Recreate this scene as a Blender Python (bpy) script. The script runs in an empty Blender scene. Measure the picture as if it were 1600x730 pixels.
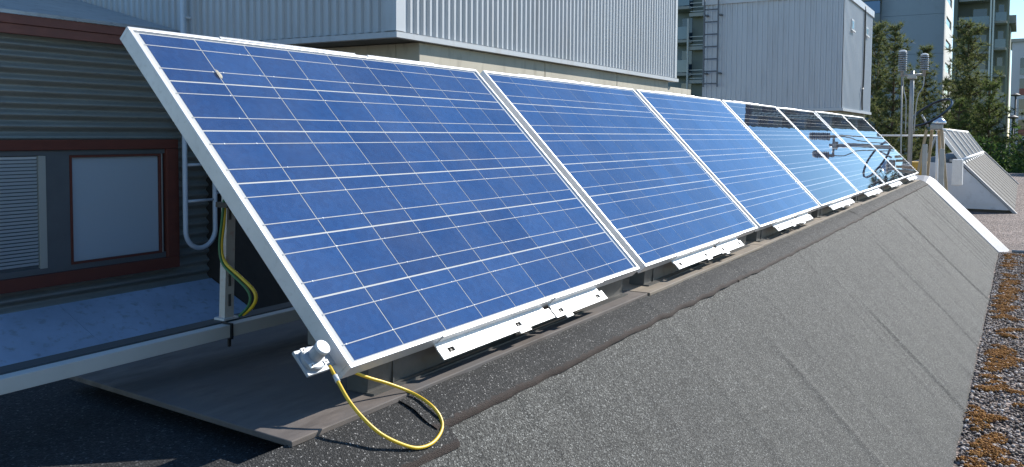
import bpy, bmesh, math, random
import numpy as np
from mathutils import Matrix, Vector, Euler, noise

random.seed(7); rng = np.random.default_rng(7)
scene = bpy.context.scene
col = scene.collection
R = math.radians

# ------------------------------------------------------------------ camera
FPX, CY = 1337.0, 277.4                       # focal length and principal row, in photo pixels (1600 x 730)
M = np.array([[0.5120129, -0.0405863, 0.8580184],
              [-0.8589532, -0.0317403, 0.5110694],
              [0.0064914, -0.9986718, -0.0511132]])   # columns: camera right, camera down, camera forward
CAM = np.array([-1.27603, -1.12819, 0.46558])
cd = bpy.data.cameras.new('camera'); cam = bpy.data.objects.new('camera', cd); col.objects.link(cam)
cd.sensor_width = 36.0; cd.lens = FPX / 1600 * 36; cd.shift_y = -(365 - CY) / 1600
cd.clip_start = 0.05; cd.clip_end = 5000
cam.matrix_world = Matrix(((M[0, 0], -M[0, 1], -M[0, 2], CAM[0]), (M[1, 0], -M[1, 1], -M[1, 2], CAM[1]),
                           (M[2, 0], -M[2, 1], -M[2, 2], CAM[2]), (0, 0, 0, 1)))
scene.camera = cam

# ------------------------------------------------------------------ sky, sun, exposure
SUN_AZ, SUN_EL = 66.0, 33.0                   # azimuth from -Y towards +X
sx = math.cos(R(SUN_EL)) * math.sin(R(SUN_AZ)); sy = -math.cos(R(SUN_EL)) * math.cos(R(SUN_AZ)); sz = math.sin(R(SUN_EL))
w = bpy.data.worlds.new('World'); scene.world = w; w.use_nodes = True
nt = w.node_tree; bg = nt.nodes['Background']
sky = nt.nodes.new('ShaderNodeTexSky'); sky.sky_type = 'NISHITA'; sky.sun_disc = False
sky.sun_elevation = R(SUN_EL); sky.sun_rotation = math.atan2(sx, sy)
sky.air_density = 1.0; sky.dust_density = 0.0; sky.ozone_density = 3.0; sky.altitude = 50
hs = nt.nodes.new('ShaderNodeHueSaturation'); hs.inputs['Saturation'].default_value = 1.15      # daylight white balance: neutral sun, bluer sky
nt.links.new(sky.outputs[0], hs.inputs['Color']); nt.links.new(hs.outputs[0], bg.inputs[0]); bg.inputs[1].default_value = 0.115
sl = bpy.data.lights.new('sun', 'SUN'); sl.energy = 5.0; sl.angle = R(0.5); sl.color = (1, 0.965, 0.91)
so = bpy.data.objects.new('sun', sl); col.objects.link(so)
so.rotation_euler = Vector((sx, sy, sz)).to_track_quat('Z', 'Y').to_euler()
vs = scene.view_settings; vs.view_transform = 'Standard'; vs.look = 'None'; vs.gamma = 1; vs.use_curve_mapping = False
vs.exposure = 0.62
scene.cycles.max_bounces = 8; scene.cycles.transparent_max_bounces = 12
scene.cycles.use_denoising = True

# ------------------------------------------------------------------ photo pixel -> world helpers
def ray(x, y): return M @ np.array([(x - 800) / FPX, (y - CY) / FPX, 1.0])
def onx(x, y, X): r = ray(x, y); return CAM + r * (X - CAM[0]) / r[0]
def ony(x, y, Y): r = ray(x, y); return CAM + r * (Y - CAM[1]) / r[1]
def onz(x, y, Z): r = ray(x, y); return CAM + r * (Z - CAM[2]) / r[2]
def onpl(x, y, P, n): r = ray(x, y); return CAM + r * (np.dot(np.array(P) - CAM, n) / np.dot(r, n))

# ------------------------------------------------------------------ mesh helpers
class MB:
    def __init__(s): s.v = []; s.f = []
    def add(s, vs, fs):
        o = len(s.v); s.v += [tuple(map(float, p)) for p in vs]; s.f += [tuple(i + o for i in f) for f in fs]; return s
    def box(s, x0, x1, y0, y1, z0, z1):
        return s.add([(x0, y0, z0), (x1, y0, z0), (x1, y1, z0), (x0, y1, z0), (x0, y0, z1), (x1, y0, z1), (x1, y1, z1), (x0, y1, z1)],
                     [(3, 2, 1, 0), (4, 5, 6, 7), (0, 1, 5, 4), (1, 2, 6, 5), (2, 3, 7, 6), (3, 0, 4, 7)])
    def quad(s, a, b, c, d): return s.add([a, b, c, d], [(0, 1, 2, 3)])
    def prismx(s, prof, x0, x1, taper=0.0):            # prof: (y, z) loop
        n = len(prof)
        vs = [(x0 + taper, y, z) for y, z in prof] + [(x1 - taper, y, z) for y, z in prof]
        fs = [tuple(range(n - 1, -1, -1)), tuple(range(n, 2 * n))] + [(i, (i + 1) % n, n + (i + 1) % n, n + i) for i in range(n)]
        return s.add(vs, [f[::-1] for f in fs])
    def sheetx(s, prof, x0, x1):                       # open profile swept along x
        n = len(prof)
        return s.add([(x0, y, z) for y, z in prof] + [(x1, y, z) for y, z in prof], [(i, n + i, n + i + 1, i + 1) for i in range(n - 1)])
    def tube(s, pts, r, n=8, caps=True):
        pts = [Vector(p) for p in pts]; m = len(pts); rings = []
        rr = r if isinstance(r, (list, tuple)) else [r] * m
        prev = None; o = len(s.v)
        for i, p in enumerate(pts):
            t = (pts[min(i + 1, m - 1)] - pts[max(i - 1, 0)]).normalized()
            if prev is None:
                a = t.orthogonal().normalized()
            else:
                a = (prev - t * prev.dot(t)).normalized()
            prev = a; b = t.cross(a)
            for k in range(n):
                q = 2 * math.pi * k / n
                s.v.append(tuple(p + (a * math.cos(q) + b * math.sin(q)) * rr[i]))
        for i in range(m - 1):
            for k in range(n):
                s.f.append((o + i * n + k, o + i * n + (k + 1) % n, o + (i + 1) * n + (k + 1) % n, o + (i + 1) * n + k))
        if caps:
            s.f.append(tuple(o + k for k in range(n - 1, -1, -1))); s.f.append(tuple(o + (m - 1) * n + k for k in range(n)))
        return s
    def lathe(s, prof, c, axis=(0, 0, 1), n=20):       # prof: (r, h)
        ax = Vector(axis).normalized(); a = ax.orthogonal().normalized(); b = ax.cross(a); c = Vector(c); o = len(s.v); m = len(prof)
        for r, h in prof:
            for k in range(n):
                q = 2 * math.pi * k / n; s.v.append(tuple(c + ax * h + (a * math.cos(q) + b * math.sin(q)) * r))
        for i in range(m - 1):
            for k in range(n): s.f.append((o + i * n + k, o + i * n + (k + 1) % n, o + (i + 1) * n + (k + 1) % n, o + (i + 1) * n + k))
        s.f.append(tuple(o + k for k in range(n - 1, -1, -1))); s.f.append(tuple(o + (m - 1) * n + k for k in range(n)))
        return s
    def mesh(s, name, mat, off=(0, 0, 0), smooth=False):
        me = bpy.data.meshes.new(name)
        v = np.array(s.v) - np.array(off)
        me.from_pydata(v.tolist(), [], s.f); me.materials.append(mat)
        if smooth: me.polygons.foreach_set('use_smooth', [True] * len(me.polygons))
        me.update(); return me
    def build(s, name, mat, parent=None, local=False, smooth=False, bevel=0.0, kind=None):
        off = (0, 0, 0) if (local or parent is None) else ROOT[parent.name]
        o = bpy.data.objects.new(name, s.mesh(name, mat, off, smooth)); col.objects.link(o)
        if parent is not None:
            o.parent = parent; ROOT[o.name] = ROOT[parent.name]
        else:
            ROOT[o.name] = (0, 0, 0)
        if bevel:
            b = o.modifiers.new('bevel', 'BEVEL'); b.width = bevel; b.segments = 2; b.limit_method = 'ANGLE'
        if kind: o['kind'] = kind
        return o
ROOT = {}
def thing(name, label, cat, loc=(0, 0, 0), rot=(0, 0, 0), group=None):
    o = bpy.data.objects.new(name, None); col.objects.link(o); o.location = [float(a) for a in loc]; o.rotation_euler = rot
    o.empty_display_size = 0.1; o['label'] = label; o['category'] = cat
    if group: o['group'] = group
    ROOT[o.name] = tuple(float(a) for a in loc); return o
def tag(o, label, cat, group=None):
    o['label'] = label; o['category'] = cat
    if group: o['group'] = group
    return o
def copyobj(o, parent, loc=None):
    c = o.copy(); col.objects.link(c); c.parent = parent; ROOT[c.name] = ROOT.get(parent.name, (0, 0, 0)) if parent else (0, 0, 0)
    if loc is not None: c.location = loc
    return c
def np_mesh(name, V, F, mat, smooth=False):
    me = bpy.data.meshes.new(name); k = F.shape[1]
    me.vertices.add(len(V)); me.vertices.foreach_set('co', np.ascontiguousarray(V, dtype=np.float32).ravel())
    me.loops.add(F.size); me.loops.foreach_set('vertex_index', np.ascontiguousarray(F, dtype=np.int32).ravel())
    me.polygons.add(len(F)); me.polygons.foreach_set('loop_start', np.arange(0, F.size, k, dtype=np.int32))
    me.materials.append(mat); me.update(calc_edges=True); me.validate()
    if smooth: me.polygons.foreach_set('use_smooth', np.ones(len(me.polygons), dtype=bool))
    return me

# ------------------------------------------------------------------ material helpers
def mat(name, base, rough=0.6, metal=0.0, spec=0.5):
    m = bpy.data.materials.new(name); m.use_nodes = True; b = m.node_tree.nodes['Principled BSDF']
    b.inputs['Base Color'].default_value = (*base, 1); b.inputs['Roughness'].default_value = rough
    b.inputs['Metallic'].default_value = metal; b.inputs['Specular IOR Level'].default_value = spec
    return m
class NT:
    def __init__(s, m): s.m = m; s.t = m.node_tree; s.b = s.t.nodes['Principled BSDF']
    def n(s, typ, **kw):
        x = s.t.nodes.new(typ)
        for k, v in kw.items(): setattr(x, k, v)
        return x
    def l(s, a, b): s.t.links.new(a, b)
    def coord(s, scale=(1, 1, 1), what='Object'):
        c = s.n('ShaderNodeTexCoord'); mp = s.n('ShaderNodeMapping'); mp.inputs['Scale'].default_value = scale
        s.l(c.outputs[what], mp.inputs['Vector']); return mp.outputs[0]
    def noise(s, vec, scale, detail=4, rough=0.55):
        x = s.n('ShaderNodeTexNoise'); x.inputs['Scale'].default_value = scale; x.inputs['Detail'].default_value = detail
        x.inputs['Roughness'].default_value = rough; s.l(vec, x.inputs['Vector']); return x.outputs['Fac']
    def voro(s, vec, scale, out='Color'):
        x = s.n('ShaderNodeTexVoronoi'); x.inputs['Scale'].default_value = scale; s.l(vec, x.inputs['Vector']); return x.outputs[out]
    def ramp(s, fac, stops):
        x = s.n('ShaderNodeValToRGB'); e = x.color_ramp.elements
        while len(e) < len(stops): e.new(0.5)
        for k, (p, c) in enumerate(stops):
            e[k].position = p; e[k].color = (*c, 1) if len(c) == 3 else c
        s.l(fac, x.inputs[0]); return x.outputs[0]
    def mix(s, fac, a, b, mode='MIX'):
        x = s.n('ShaderNodeMix', data_type='RGBA', blend_type=mode)
        for i, v in ((0, fac), (6, a), (7, b)):
            if isinstance(v, (int, float)): x.inputs[i].default_value = v
            elif isinstance(v, tuple): x.inputs[i].default_value = (*v, 1) if len(v) == 3 else v
            else: s.l(v, x.inputs[i])
        return x.outputs[2]
    def bump(s, h, strength=0.3, dist=0.01):
        x = s.n('ShaderNodeBump'); x.inputs['Strength'].default_value = strength; x.inputs['Distance'].default_value = dist
        s.l(h, x.inputs['Height']); s.l(x.outputs[0], s.b.inputs['Normal']); return x
    def color(s, c): s.l(c, s.b.inputs['Base Color'])
    def sep(s, c):
        x = s.n('ShaderNodeSeparateColor'); s.l(c, x.inputs[0]); return x.outputs

def worn(name, base, rough=0.5, metal=0.0, var=0.25, scale=6.0, dirt=None, spec=0.5, stretch=(1, 1, 1)):
    """a painted or metal surface with uneven tone and blotches of dirt"""
    m = mat(name, base, rough, metal, spec); t = NT(m); v = t.coord(stretch)
    f = t.noise(v, scale, 6, 0.6); g = t.noise(v, scale * 7.3, 4, 0.6)
    lo = tuple(c * (1 - var) for c in base); hi = tuple(min(1, c * (1 + var * .6)) for c in base)
    c = t.ramp(f, [(0.3, lo), (0.7, hi)])
    if dirt: c = t.mix(t.ramp(g, [(0.55, (0, 0, 0)), (0.75, (.6, .6, .6))]), c, dirt)
    t.color(c); r = t.n('ShaderNodeMapRange'); r.inputs[3].default_value = max(.02, rough - .1); r.inputs[4].default_value = min(1, rough + .15)
    t.l(g, r.inputs[0]); t.l(r.outputs[0], t.b.inputs['Roughness']); t.bump(g, .08, .004)
    return m

# felt with mineral granules
def felt(name, tones, grain=260.0, edge=False):
    m = mat(name, (.1, .1, .1), 0.85, 0, .35); t = NT(m); v = t.coord()
    cell = t.sep(t.voro(v, grain))[0]
    c = t.ramp(cell, tones)
    big = t.noise(v, 2.2, 5, .6); mid = t.noise(v, 17, 4, .6)
    c = t.mix(1.0, c, t.ramp(big, [(.25, (.88, .88, .88)), (.75, (1.08, 1.08, 1.06))]), 'MULTIPLY')
    c = t.mix(1.0, c, t.ramp(mid, [(.3, (.85, .85, .85)), (.7, (1.1, 1.1, 1.1))]), 'MULTIPLY')
    if edge:
        a = t.n('ShaderNodeAttribute', attribute_name='edge'); e = t.n('ShaderNodeMath', operation='ADD')
        nn = t.n('ShaderNodeMath', operation='MULTIPLY_ADD'); t.l(t.noise(v, 40, 4), nn.inputs[0]); nn.inputs[1].default_value = .9; nn.inputs[2].default_value = -.45
        t.l(a.outputs['Fac'], e.inputs[0]); t.l(nn.outputs[0], e.inputs[1])
        k = t.ramp(e.outputs[0], [(.42, (0, 0, 0)), (.62, (1, 1, 1))])
        c = t.mix(k, c, t.mix(t.noise(v, 60, 3), (.018, .013, .010), (.045, .030, .024)))
    t.color(c)
    h = t.voro(v, grain, 'Distance'); t.bump(h, .55, .003)
    return m
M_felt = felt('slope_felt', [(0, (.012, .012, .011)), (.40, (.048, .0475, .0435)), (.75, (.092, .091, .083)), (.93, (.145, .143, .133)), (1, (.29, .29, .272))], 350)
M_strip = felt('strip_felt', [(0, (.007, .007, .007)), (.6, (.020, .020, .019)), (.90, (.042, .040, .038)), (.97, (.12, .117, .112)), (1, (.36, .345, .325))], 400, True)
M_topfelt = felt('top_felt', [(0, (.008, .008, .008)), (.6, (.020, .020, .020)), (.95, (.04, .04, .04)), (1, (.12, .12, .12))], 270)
M_felt2 = felt('far_felt', [(0, (.05, .048, .044)), (.5, (.11, .105, .095)), (1, (.17, .16, .145))], 110)

M_alu = worn('anodised_aluminium', (.66, .67, .68), .42, .35, .1, 9, (.52, .51, .49))
M_aludull = worn('dull_aluminium', (.42, .43, .43), .5, .5, .18, 7, (.2, .19, .17))
M_bright = worn('bright_sheet_metal', (.36, .36, .365), .6, .1, .12, 5, (.4, .39, .37))
M_plate = worn('white_plate_paint', (.80, .79, .76), .4, .0, .06, 12, (.5, .46, .4))
M_black = mat('black_plastic', (.012, .012, .013), .45)
M_dark = worn('dark_steel', (.10, .098, .092), .55, .3, .3, 8, (.05, .04, .03))
M_tub = worn('tub_steel', (.10, .096, .088), .5, .35, .3, 6, (.09, .07, .05))
M_back = mat('backsheet', (.52, .52, .50), .9, 0, .1)
M_bus = mat('solder_ribbon', (.46, .46, .46), .8, 0, .1)
M_glasspane = None

def cell_material(name, tones):
    m = mat(name, tones[1], .9, 0, .0); t = NT(m); v = t.coord()
    oi = t.n('ShaderNodeObjectInfo')
    add = t.n('ShaderNodeVectorMath', operation='ADD'); sc = t.n('ShaderNodeVectorMath', operation='SCALE'); sc.inputs['Scale'].default_value = 1.0
    t.l(oi.outputs['Location'], sc.inputs[0]); t.l(v, add.inputs[0]); t.l(sc.outputs[0], add.inputs[1])
    g = t.sep(t.voro(add.outputs[0], 75))[0]
    c = t.ramp(oi.outputs['Random'], [(0, tones[0]), (.5, tones[1]), (1, tones[2])])
    c = t.mix(1.0, c, t.ramp(g, [(0, (.88, .88, .90)), (1, (1.10, 1.10, 1.08))]), 'MULTIPLY')
    # fine collector fingers across each cell
    wv = t.n('ShaderNodeTexWave'); wv.bands_direction = 'X'; wv.inputs['Scale'].default_value = 130; t.l(v, wv.inputs['Vector'])
    c = t.mix(t.ramp(wv.outputs['Fac'], [(.9, (0, 0, 0)), (1, (.12, .12, .12))]), c, (.5, .52, .55))
    t.color(c); return m
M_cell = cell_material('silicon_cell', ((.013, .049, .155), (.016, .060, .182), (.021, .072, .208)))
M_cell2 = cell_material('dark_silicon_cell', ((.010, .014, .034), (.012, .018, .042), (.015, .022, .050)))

def glass_sheet(name, rough, ior=1.5, tint=(1, 1, 1), wob=0.0, dust=0.0):
    m = bpy.data.materials.new(name); m.use_nodes = True; t = m.node_tree; t.nodes.remove(t.nodes['Principled BSDF'])
    out = t.nodes['Material Output']; tr = t.nodes.new('ShaderNodeBsdfTransparent'); tr.inputs[0].default_value = (*tint, 1)
    gl = t.nodes.new('ShaderNodeBsdfGlossy'); gl.inputs['Roughness'].default_value = rough; gl.inputs[0].default_value = (.97, .98, 1, 1)
    lw = t.nodes.new('ShaderNodeLayerWeight'); lw.inputs['Blend'].default_value = .5      # Schlick reflectance, the same from both faces
    pw = t.nodes.new('ShaderNodeMath'); pw.operation = 'POWER'; pw.inputs[1].default_value = 5.0; t.links.new(lw.outputs['Facing'], pw.inputs[0])
    fr = t.nodes.new('ShaderNodeMath'); fr.operation = 'MULTIPLY_ADD'; f0 = ((ior - 1) / (ior + 1)) ** 2; fr.inputs[1].default_value = 1 - f0; fr.inputs[2].default_value = f0
    t.links.new(pw.outputs[0], fr.inputs[0]); mx = t.nodes.new('ShaderNodeMixShader')
    t.links.new(fr.outputs[0], mx.inputs[0]); t.links.new(tr.outputs[0], mx.inputs[1]); t.links.new(gl.outputs[0], mx.inputs[2])
    last = mx.outputs[0]
    if wob:
        tc = t.nodes.new('ShaderNodeTexCoord'); no = t.nodes.new('ShaderNodeTexNoise'); no.inputs['Scale'].default_value = 3.0
        bp = t.nodes.new('ShaderNodeBump'); bp.inputs['Strength'].default_value = wob; bp.inputs['Distance'].default_value = .01
        t.links.new(tc.outputs['Object'], no.inputs[0]); t.links.new(no.outputs[0], bp.inputs['Height'])
        t.links.new(bp.outputs[0], gl.inputs['Normal'])
    if dust:
        df = t.nodes.new('ShaderNodeBsdfDiffuse'); df.inputs[0].default_value = (.5, .49, .46, 1)
        tc = t.nodes.new('ShaderNodeTexCoord'); no = t.nodes.new('ShaderNodeTexNoise'); no.inputs['Scale'].default_value = 5; no.inputs['Detail'].default_value = 7
        rp = t.nodes.new('ShaderNodeValToRGB'); rp.color_ramp.elements[0].position = .35; rp.color_ramp.elements[0].color = (dust * .3,) * 3 + (1,)
        rp.color_ramp.elements[1].position = .8; rp.color_ramp.elements[1].color = (dust * 1.6,) * 3 + (1,)
        m2 = t.nodes.new('ShaderNodeMixShader'); t.links.new(tc.outputs['Object'], no.inputs[0]); t.links.new(no.outputs[0], rp.inputs[0])
        t.links.new(rp.outputs[0], m2.inputs[0]); t.links.new(last, m2.inputs[1]); t.links.new(df.outputs[0], m2.inputs[2]); last = m2.outputs[0]
    t.links.new(last, out.inputs[0]); return m
M_pvglass = glass_sheet('solar_glass', .012, 1.5, (1, 1, 1), .012, .035)
M_pvglass2 = glass_sheet('dark_panel_glass', .006, 1.7, (1, 1, 1), .02, .012)
M_winglass = glass_sheet('window_glass', .01, 1.5, (.82, .87, .9))
M_flatglass = mat('far_window_glass', (.03, .05, .07), .06, 0, .8)

# ------------------------------------------------------------------ ground and roof
TAU = R(45.98); ct, st = math.cos(TAU), math.sin(TAU)
NP = np.array([0, -st, ct])
ROOF = -0.96; GROUND = -9.0

def gravel_mat():
    m = mat('roof_gravel', (.15, .13, .12), .9); t = NT(m); v = t.coord()
    a = t.sep(t.voro(v, 55)); c = t.ramp(a[0], [(0, (.06, .048, .04)), (.5, (.18, .14, .12)), (.85, (.31, .25, .22)), (1, (.48, .42, .38))])
    big = t.noise(v, 1.1, 5); c = t.mix(1., c, t.ramp(big, [(.3, (.75, .72, .7)), (.7, (1.15, 1.1, 1.08))]), 'MULTIPLY')
    t.color(c); t.bump(t.voro(v, 55, 'Distance'), 1.0, .02); return m
M_gravel = gravel_mat()
o = MB().box(-9, 38, -14, 16, GROUND, ROOF).build('flat_roof', M_gravel); o['kind'] = 'structure'
def grass_mat():
    m = mat('park_grass', (.05, .08, .025), .9); t = NT(m); v = t.coord()
    t.color(t.ramp(t.noise(v, .25, 8, .65), [(.3, (.035, .06, .018)), (.6, (.07, .11, .03)), (.8, (.11, .12, .05))])); t.bump(t.noise(v, 6, 5), .8, .2); return m
o = MB().quad((-1500, -1500, GROUND - .01), (1500, -1500, GROUND - .01), (1500, 1500, GROUND - .01), (-1500, 1500, GROUND - .01)).build('ground', grass_mat()); o['kind'] = 'structure'

# loose stones near the photographer: real geometry, one mass
def icosphere():
    bm = bmesh.new(); bmesh.ops.create_icosphere(bm, subdivisions=1, radius=1); V = np.array([v.co[:] for v in bm.verts]); F = np.array([[v.index for v in f.verts] for f in bm.faces]); bm.free(); return V, F
def rand_rot(n):
    q = rng.normal(size=(n, 4)); q /= np.linalg.norm(q, axis=1)[:, None]; a, b, c, d = q.T
    return np.stack([np.stack([1 - 2 * (c * c + d * d), 2 * (b * c - a * d), 2 * (b * d + a * c)], -1), np.stack([2 * (b * c + a * d), 1 - 2 * (b * b + d * d), 2 * (c * d - a * b)], -1), np.stack([2 * (b * d - a * c), 2 * (c * d + a * b), 1 - 2 * (b * b + c * c)], -1)], -2)
def scatter(name, P, S, m, jit=.2, smooth=True):
    V0, F0 = icosphere(); n = len(P)
    V = V0[None] * (1 + rng.uniform(-jit, jit, (n, 12, 1))) * S[:, None, :]
    V = np.einsum('nij,nkj->nki', rand_rot(n), V) * np.array([1, 1, .75]) + P[:, None, :]
    F = (F0[None] + (np.arange(n) * 12)[:, None, None]).reshape(-1, 3)
    ob = bpy.data.objects.new(name, np_mesh(name, V.reshape(-1, 3), F, m, smooth)); col.objects.link(ob); ob['kind'] = 'stuff'; return ob
def island_mat(name, stops, rough=.8):
    m = mat(name, (.2, .2, .2), rough); t = NT(m); g = t.n('ShaderNodeNewGeometry'); v = t.coord()
    c = t.ramp(g.outputs['Random Per Island'], stops); c = t.mix(1., c, t.ramp(t.noise(v, 120, 4), [(.3, (.7, .7, .7)), (.7, (1.2, 1.2, 1.2))]), 'MULTIPLY'); t.color(c); return m
M_stone = island_mat('pebble', [(0, (.06, .046, .036)), (.35, (.17, .13, .105)), (.7, (.31, .25, .21)), (.9, (.5, .43, .38)), (1, (.70, .64, .58))])
def foot_y(x): return -.955 - .006 * (x - 3) + .012 * math.sin(x * 2.1) + .018 * noise.noise(Vector((x * 3.1, 0, 0)))
n1 = 31000
xs = 1.2 + 9.6 * rng.uniform(0, 1, n1) ** 1.25; ys = -.93 - rng.uniform(0, 1, n1) ** 1.3 * 1.25
P = np.stack([xs, ys, ROOF + rng.uniform(-.002, .014, n1)], 1); sc = rng.uniform(.004, .0115, n1)[:, None] * rng.uniform(.7, 1.3, (n1, 3))
tag(scatter('gravel', P, sc, M_stone), 'loose grey and pinkish pebbles on the flat roof beside the felt slope', 'gravel')

# ------------------------------------------------------------------ felt-covered ridge under the panels
def prof_pt(t):
    """distance t along the surface from y = 0 towards the foot -> (y, z, normal)"""
    if t < .05: return (-t, -.13, (0, 0, 1))
    L = math.pi / 4 * .09
    if t < .05 + L:
        a = (t - .05) / .09; return (-.05 - .09 * math.sin(a), -.13 - .09 * (1 - math.cos(a)), (0, -math.sin(a), math.cos(a)))
    s = t - .05 - L; a = math.pi / 4
    return (-.05 - .09 * math.sin(a) - s * math.cos(a), -.13 - .09 * (1 - math.cos(a)) - s * math.sin(a), (0, -math.sin(a), math.cos(a)))
TFOOT = 1.30
wr = [(random.uniform(-2.5, 10.8), random.uniform(.012, .035), random.choice([1, 1, -1]) * random.uniform(.002, .0055), random.uniform(-.06, .06), random.uniform(0, .5), random.uniform(.7, 1.4)) for _ in range(26)]
seams = [-1.55, -.55, .45, 1.42, 2.45, 3.42, 4.44, 5.4, 6.42, 7.4, 8.41, 9.4, 10.35]
wr += [(x, .03, .007, .0, -.1, 1.6) for x in np.arange(8.9, 10.9, .26)]
wr += [(7.15, .024, .014, .05, .1, 1.5), (3.72, .022, .011, -.03, .45, 1.5), (5.3, .03, .009, .02, .2, 1.5), (2.1, .03, .008, .03, .3, 1.5)]
def wrinkle(x, t):
    h = 0.0
    for x0, wd, am, sk, t0, t1 in wr:
        xx = x0 + sk * t + .012 * math.sin(t * 7 + x0 * 5)
        d = (x - xx) / wd
        if abs(d) < 3.2:
            h += am * math.exp(-d * d) * max(0, min(1, (t - t0) * 5)) * max(0, min(1, (t1 - t) * 4))
    for k, s in enumerate(seams):                       # each sheet laps a few millimetres over the next
        if x > s + .008 * math.sin(t * 3 + k): h += .0
        d = x - s - .008 * math.sin(t * 3 + k)
        if 0 <= d < .08: h += .003 * (1 - d / .08)
    return h + .004 * noise.noise(Vector((x * 1.7, t * 1.9, 3.3)))
ridge = thing('felt_ridge', 'long ridge with a grey felt slope carrying the row of solar panels', 'roof ridge', (3, 0, ROOF))
def felt_grid(xs, ts, lift=0.0, bump=True):
    V = []
    for x in xs:
        for t in ts:
            y, z, n = prof_pt(t); h = lift + (wrinkle(x, t) if bump else 0)
            if t > TFOOT - .3: h += .012 * noise.noise(Vector((x * 4, t * 3, 9))) * (t - TFOOT + .3) / .3
            V.append((x, y + n[1] * h, z + n[2] * h))
    nT = len(ts); F = [(i * nT + j, i * nT + j + 1, (i + 1) * nT + j + 1, (i + 1) * nT + j) for i in range(len(xs) - 1) for j in range(nT - 1)]
    return V, [f for f in F]
xs = np.arange(-3, 10.97, .02); ts = np.concatenate([np.linspace(0.0, .16, 9), np.linspace(.2, TFOOT, 26)])
V, F = felt_grid(xs, ts); mb = MB(); mb.add(V, F); slope = mb.build('slope_sheet', M_felt, ridge, smooth=True)
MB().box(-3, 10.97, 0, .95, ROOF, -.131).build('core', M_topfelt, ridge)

def strip(x0, x1, width, lift, seedv, xend=0.0, t_in=.004):
    """a laid felt strip over the crease; lower border ragged"""
    nx = int((x1 - x0) / .015) + 1; xs = np.linspace(x0, x1, nx); nT = 17; V = []; E = []
    for i, x in enumerate(xs):
        L = width + .005 * noise.noise(Vector((x * 2.3, seedv, 0))) + .006 * noise.noise(Vector((x * 9, seedv, 1))) + xend * max(0, (x - x0) / (x1 - x0))
        for j in range(nT):
            k = j / (nT - 1); t = t_in + (L - t_in) * k
            xo = x + (.012 * noise.noise(Vector((t * 20, seedv, 5))) if i in (0, nx - 1) else 0)
            y, z, n = prof_pt(t)
            h = lift + wrinkle(xo, t) * .6 + .006 * (noise.noise(Vector((x * 6, t * 9, seedv))) * .6 + .2) + .010 * max(0, noise.noise(Vector((x * 2.2, seedv, 8)))) * k * k
            h += .026 * max(0, 1 - t / .09)
            if j == nT - 1: h -= lift * .9
            V.append((xo, y + n[1] * h, z + n[2] * h)); E.append(max(0., 1 - (L - t) / .028) if t > .05 else 0.)
            if i in (0, nx - 1): E[-1] = max(E[-1], .4)
    F = [(i * nT + j, i * nT + j + 1, (i + 1) * nT + j + 1, (i + 1) * nT + j) for i in range(nx - 1) for j in range(nT - 1)]
    mb = MB(); mb.add(V, F); ob = mb.build('felt_strip', M_strip, ridge, smooth=True)
    a = ob.data.attributes.new('edge', 'FLOAT', 'POINT'); a.data.foreach_set('value', E); return ob
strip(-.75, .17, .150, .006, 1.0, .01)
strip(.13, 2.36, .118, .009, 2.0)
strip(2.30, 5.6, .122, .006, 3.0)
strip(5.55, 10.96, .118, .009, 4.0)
# folded metal trim on the far end of the ridge
def trim(x0, x1, parent, ts, up=.045, m=M_bright):
    mb = MB(); sec = [(x0, -.012), (x0 + .02, up * .12), (x0 + .24, up), (x0 + .30, up), (x1, up * .4), (x1, -.06)]
    rows = []
    for t in ts:
        y, z, n = prof_pt(t); rows.append([(x, y + n[1] * h, z + n[2] * h) for x, h in sec])
    for p in rows: mb.v += p
    k = len(sec)
    mb.f = [(i * k + j, i * k + j + 1, (i + 1) * k + j + 1, (i + 1) * k + j) for i in range(len(rows) - 1) for j in range(k - 1)]
    mb.f += [tuple(range(k)), tuple(range((len(rows) - 1) * k, len(rows) * k))]
    return mb.build('edge_trim', m, parent, smooth=False)
trim(10.78, 11.10, ridge, [-.35, 0, .05, .08, .12, .6, TFOOT + .03], .085)
MB().prismx([(.95, ROOF), (.95, -.14), (-.06, -.14), (-.94, ROOF)], 10.97, 11.075).build('end_panel', M_aludull, ridge)

# rust-coloured moss along the foot of the slope
M_moss = island_mat('rust_moss', [(0, (.12, .045, .009)), (.5, (.30, .125, .018)), (1, (.45, .22, .045))], .95)
PP = []
for _ in range(300):
    x = 1.5 + 9.2 * random.random() ** 1.2; y = foot_y(x) - .012 - abs(random.gauss(0, .08)); r = random.uniform(.012, .042)
    if noise.noise(Vector((x * 1.9, 7, 2))) < -.12 and random.random() < .8: continue
    for _ in range(int(90 + r * 2500)):
        a = random.uniform(0, 6.28); q = r * math.sqrt(random.random())
        PP.append((x + math.cos(a) * q * 1.2, y + math.sin(a) * q * 1.6, ROOF + .010 + .007 * (1 - (q / r) ** 2) + random.uniform(-.003, .005)))
PP = np.array(PP)
tag(scatter('moss', PP, rng.uniform(.0018, .0055, len(PP))[:, None] * rng.uniform(.5, 1.6, (len(PP), 3)), M_moss, .35, False), 'rust orange moss growing along the foot of the felt slope', 'moss')
tag(MB().tube([(10.86, -1.06, ROOF + .02), (10.9, -1.3, ROOF + .02), (10.7, -2.0, ROOF + .018), (10.8, -3.2, ROOF + .018)], .018, 10).build('conduit_pipe', worn('conduit_grey', (.25, .3, .33), .5), smooth=True), 'thin blue grey pipe lying on gravel at the foot of the metal trim', 'pipe')

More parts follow.
